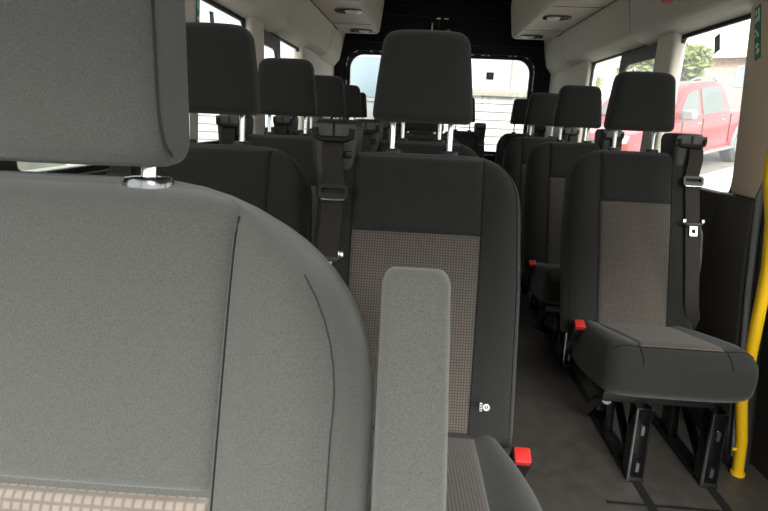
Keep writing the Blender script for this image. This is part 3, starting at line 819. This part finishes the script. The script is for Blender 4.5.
def arch(cx): return [(cx+.46*math.cos(a), .38+.46*math.sin(a)) for a in [PI*(1-i/10) for i in range(11)]][::-1]
low = [(.05, .45), (0, .6), (0, .85), (.12, .98), (1.35, 1.10), (5.2, 1.12), (5.3, 1.0), (5.3, .55), (5.2, .46)] + arch(4.25) + arch(.95)
b = MB(); b.prism(low, -PW, PW, 'y'); 
body = b.build('body', 'carred', pk, bevel=.04, seg=3)
cab = [(1.30, 1.08), (1.95, 1.62), (2.2, 1.76), (3.1, 1.78), (3.45, 1.70), (3.72, 1.10)]
rs = []
for w_, sc, top in ((-PW+.02, 0, 0), (-PW+.20, 1, 0), (PW-.20, 1, 0), (PW-.02, 0, 0)):
    pass
cb = MB()
sideL = [(l, -(PW-.03)+(z-1.08)*.22, z) for l, z in cab]; sideR = [(l, -y, z) for l, y, z in sideL]
cb.rings([sideL, sideR], cap0=False, cap1=False); n = len(cab)
cb.f.append(tuple(range(n))); cb.f.append(tuple(range(n, 2*n)))
cabo = cb.build('cab', 'carred', pk, bevel=.03, seg=3)
for s_ in (-1, 1):
    for poly, nm in (([(1.62, 1.13), (2.04, 1.56), (2.42, 1.64), (2.42, 1.14)], 'front_window'), ([(2.55, 1.14), (2.55, 1.65), (3.08, 1.66), (3.3, 1.60), (3.42, 1.18)], 'rear_window')):
        wv = MB(); wv.prism(poly, 0, .012, 'y')
        wv.v = [Vector((v.x, s_*((PW-.03)-(v.z-1.08)*.22+.004)+s_*v.y*.6, v.z)) for v in wv.v]
        wv.build(nm, 'carglass', pk)
    mr = MB(); mr.rings([[(1.70+dx, s_*(PW+.12)+y*k, 1.20+z*k) for y, z in sup_ring(.13, .10, 4, 20)] for dx, k in ((-.07, .7), (-.03, 1), (.06, 1), (.08, .9))]); mr.build('door_mirror', 'cargrey', pk)
    MB().box(2.28, 2.44, s_*PW-.02, s_*PW+.03, .98, 1.01).build('door_handle', 'cargrey', pk, bevel=.008)
    MB().box(3.2, 3.36, s_*PW-.02, s_*PW+.03, .98, 1.01).build('door_handle', 'cargrey', pk, bevel=.008)
    for x in (1.72, 2.5, 3.62):
        MB().box(x-.006, x+.006, s_*PW-.01, s_*PW+.004, .5, 1.08).build('door_gap', 'rubber', pk)
    MB().box(1.45, 3.7, s_*PW-.1, s_*(PW)+s_*.12 if s_ > 0 else -PW+.1, .36, .42).build('side_step', 'alloy', pk, bevel=.02) if s_ > 0 else MB().box(1.45, 3.7, -PW-.12, -PW+.1, .36, .42).build('side_step', 'alloy', pk, bevel=.02)
    for cx in (.95, 4.25):
        a = [(cx+.40*math.cos(t_), .38+.40*math.sin(t_)) for t_ in [2*PI*i/28 for i in range(28)]]
        wl = MB().prism(a, s_*(PW-.26), s_*(PW-.02), 'y').build('wheel', 'tyre', pk, bevel=.03)
        a = [(cx+.25*math.cos(t_), .38+.25*math.sin(t_)) for t_ in [2*PI*i/20 for i in range(20)]]
        MB().prism(a, s_*(PW-.05), s_*(PW+.0), 'y').build('wheel_rim', 'alloy', wl, bevel=.02)
        ar = [(cx+.50*math.cos(t_), .38+.50*math.sin(t_)) for t_ in [PI*i/14 for i in range(15)]] + [(cx+.42*math.cos(t_), .38+.42*math.sin(t_)) for t_ in [PI*(1-i/14) for i in range(15)]]
        MB().prism(ar, s_*(PW-.03), s_*(PW+.05), 'y').build('wheel_arch', 'cargrey', pk, bevel=.01)
wsn = MB(); wsn.add([(1.42, -.72, 1.19), (1.42, .72, 1.19), (1.92, .62, 1.60), (1.92, -.62, 1.60)], [(0, 1, 2, 3)])
wsn.v = [v+Vector((-.02, 0, .015)) for v in wsn.v]; wsn.build('windscreen', 'carglass', pk)
MB().tube([(3.95, -.72, 1.12), (3.75, -.66, 1.62), (3.75, .66, 1.62), (3.95, .72, 1.12)], .035, 10).build('sport_bar', 'cargrey', pk)
for s_ in (-1, 1): MB().tube([(2.3, s_*.66, 1.80), (2.5, s_*.66, 1.83), (3.2, s_*.66, 1.83), (3.4, s_*.66, 1.74)], .018, 8).build('roof_rail', 'cargrey', pk)
MB().box(-.03, .06, -.55, .55, .62, .86).build('grille', 'rubber', pk, bevel=.02)
for s_ in (-1, 1): MB().box(-.02, .14, s_*.74-.14, s_*.74+.14, .82, .96).build('headlamp', 'lens', pk, bevel=.03)
MB().box(-.06, .12, -.9, .9, .42, .58).build('bumper', 'cargrey', pk, bevel=.03)
# sloping yard the truck stands on
def onplane(l, w_, dz=-.005): return org + Lx*l + Wx*w_ + Ux*dz
# edge nearest the van follows the near side of the truck
nearw = near*(PW+.45)
tr = MB(); A0, A1, A2, A3 = onplane(-4, nearw), onplane(26, nearw), onplane(26, -nearw*14), onplane(-4, -nearw*14)
lowz = Vector((0, 0, -3.0))
tr.add([A0, A1, A2, A3, A0+lowz, A1+lowz, A2+lowz, A3+lowz], [(0, 1, 2, 3), (4, 5, 6, 7), (0, 1, 5, 4), (1, 2, 6, 5), (2, 3, 7, 6), (3, 0, 4, 7)])
struct(tr, 'ground_terrace', 'paving', smooth=False)
kb = thing('parking_kerb', 'white concrete kerb with a lower ledge in front of the red pickup', 'kerb')
k = MB()
def slab(l0, l1, w0, w1, z0, z1):
    k = MB(); vs = [onplane(l, w_, z) for z in (z0, z1) for w_ in (w0, w1) for l in (l0, l1)]
    k.add(vs, [(0, 2, 3, 1), (4, 5, 7, 6), (0, 1, 5, 4), (2, 6, 7, 3), (0, 4, 6, 2), (1, 3, 7, 5)]); return k
slab(-3, 12, nearw, nearw+near*.25, -.5, .10).build('kerb_block', 'kerb', kb, bevel=.02)
slab(-3, 12, nearw+near*.25, nearw+near*1.0, -.9, -.22).build('kerb_ledge', 'kerb', kb, bevel=.02)

# trees
def tree(name, label, loc, h, crown, n, group='trees outside the right windows'):
    o = thing(name, label, 'tree', loc, 0, group)
    MB().tube([(0, 0, 0), (.05, .03, h*.3), (.0, .08, h*.6)], [.13, .10, .05], 10).build('trunk', 'bark', o)
    m = MB()
    blobs = [(Vector((random.gauss(0, crown*.4), random.gauss(0, crown*.4), h*.62+random.gauss(0, crown*.42))), crown*random.uniform(.35, .6)) for _ in range(14)]
    for _ in range(n):
        c, r = random.choice(blobs)
        d = Vector((random.gauss(0, 1), random.gauss(0, 1), random.gauss(0, 1))).normalized()*r*random.uniform(.6, 1)
        p = c+d; u = Vector((random.gauss(0, 1), random.gauss(0, 1), random.gauss(0, 1))).normalized(); v = u.orthogonal().normalized()
        s_ = random.uniform(.09, .17)
        m.add([p-u*s_, p+v*s_*.55, p+u*s_, p-v*s_*.55], [(0, 1, 2, 3)])
    f = m.build('foliage', 'leaf', o, smooth=False); f['kind'] = 'stuff'
    return o
q = at(672, 62, 17); tree('tree', 'pale green tree behind the pickup cab, at the left of the big right window', (q.x, q.y, .2), q.z+1.5, 1.0, 4600)
q = at(606, 72, 17); tree('tree', 'pale green tree seen through the farther small right window', (q.x-1.6, q.y+.6, -.2), q.z+1.2, 1.05, 4000)
# house beyond the pickup
hq = at(728, 84, 24)
hs = thing('house', 'brown brick house with a pale window beyond the red pickup', 'house', (hq.x+1.6, hq.y, .3), math.radians(-35))
zt = hq.z+1.1-.3
MB().box(-2.2, 2.6, 0, 4, 0, zt).build('wall', 'brick', hs, smooth=False)
f = MB().box(-1.2, .3, -.05, .05, zt-1.15, zt-.28).build('window_frame', 'kerb', hs, smooth=False)
MB().box(-1.1, -.5, -.07, -.04, zt-1.08, zt-.35).build('pane', 'vanglass', f, smooth=False); MB().box(-.42, .2, -.07, -.04, zt-1.08, zt-.35).build('pane', 'vanglass', f, smooth=False)
MB().prism([(-.4, zt), (2, zt+.30), (4.4, zt)], -2.5, 2.9, 'x').build('roof', 'roof', hs, smooth=False)

# behind the back doors: shuttered garage on the right, white van on the left
g = thing('garage', 'pale garage wall with a white slatted shutter outside the back doors', 'garage', (0, 8.5, GZ))
zb = at(490, 89, 8.5).z-GZ; zb2 = at(490, 96, 8.5).z-GZ
MB().box(-6, 1.9, .05, 1.2, zb, 6).build('cladding', 'cladding', g, smooth=False)
MB().box(-6, 1.9, 0, 1.2, zb2, zb).build('lintel', 'beige', g, bevel=.01)
sh = MB(); z = 0
while z < zb2-.01:
    z1 = min(z+.125, zb2); sh.prism([(.12, z), (.09, z+.01), (.10, z1-.012), (.13, z1)], -6, 1.9, 'x'); z = z1
sh.box(-6, 1.9, .12, .2, 0, zb2); sh.build('shutter', 'shutter', g, smooth=False)
for x in (.45, 1.35): MB().box(x-.015, x+.015, .03, .06, zb, 6).build('cladding_joint', 'beige', g, smooth=False)
v = thing('white_van', 'white panel van parked outside the left back door window', 'van', (at(352, 80, 6.3).x, 6.3, GZ))
vz = at(352, 57, 6.3).z-GZ
MB().box(-1.6, .40, 0, 1.9, .35, vz+.5).build('van_body', 'vanwhite', v, bevel=.08, seg=3)
c = at(362, 78, 6.3); 
fr = MB().prism(rrect(-.30, .40, 2.0-.2, 2.0+.32, .08), -.02, .03, 'y').build('van_window_frame', 'kerb', v)
fr.location.z = c.z-GZ-2.05
pz = MB().prism(rrect(-.26, .36, 2.0-.16, 2.0+.28, .06), -.03, 0, 'y').build('pane', 'vanglass', fr)
for s_ in (-1.3, .2): MB().prism([(.35*math.cos(2*PI*i/20), .35+.35*math.sin(2*PI*i/20)) for i in range(20)], s_-.1, s_+.1, 'x').build('wheel', 'tyre', v)
bq = at(379, 59, 8.1); bs = thing('blue_sign', 'small blue square sign seen at the top of the left back window', 'sign', (bq.x, 10.4, 0))
bq = at(378.5, 58, 8.42); bs.location = (bq.x, 8.42, bq.z)
MB().box(-.12, .12, -.02, .02, -.13, .13).build('sign_face', 'blue', bs, bevel=.01)
MB().box(-.03, .03, .02, .11, -.03, .03).build('sign_bracket', 'cargrey', bs)

# pale building outside the left windows
bl = thing('pale_building', 'pale green clad building with a tan column outside the left windows', 'building', (-7.5, 7, GZ))
MB().box(-1, 0, -9, 9, 0, 9).build('cladding', 'greenwall', bl, smooth=False)
for y in (-7, -4, -1, 2, 5): MB().box(-.05, .12, y, y+.5, 0, 9).build('column', 'beige', bl, smooth=False)
for y in (-6.2, -3.2, -.2, 2.8): MB().box(-.03, .05, y, y+1.8, 1.4, 4.2).build('window', 'vanglass', bl, smooth=False)

# ------------------------------------------------------------------ light
sl = D.lights.new('bright_sky_ahead', 'SUN'); sl.energy = 6.5; sl.angle = math.radians(30); sl.color = (1, .98, .94)
so = D.objects.new('bright_sky_ahead', sl); col.objects.link(so)
so.rotation_euler = Vector((-.08, .83, -.55)).to_track_quat('-Z', 'Y').to_euler()
sc = bpy.context.scene
wd = D.worlds.new('overcast_sky'); sc.world = wd; wd.use_nodes = True
nt = wd.node_tree; bg = nt.nodes['Background']
tc = nt.nodes.new('ShaderNodeTexCoord'); sp = nt.nodes.new('ShaderNodeSeparateXYZ'); rp = nt.nodes.new('ShaderNodeValToRGB')
nt.links.new(tc.outputs['Generated'], sp.inputs[0]); nt.links.new(sp.outputs[2], rp.inputs[0])
rp.color_ramp.elements[0].position = 0; rp.color_ramp.elements[0].color = (1, .99, .97, 1)
rp.color_ramp.elements[1].position = .8; rp.color_ramp.elements[1].color = (.93, .96, 1, 1)
nt.links.new(rp.outputs[0], bg.inputs[0]); bg.inputs[1].default_value = 2.3
sc.view_settings.view_transform = 'Standard'
sc.view_settings.exposure = .3
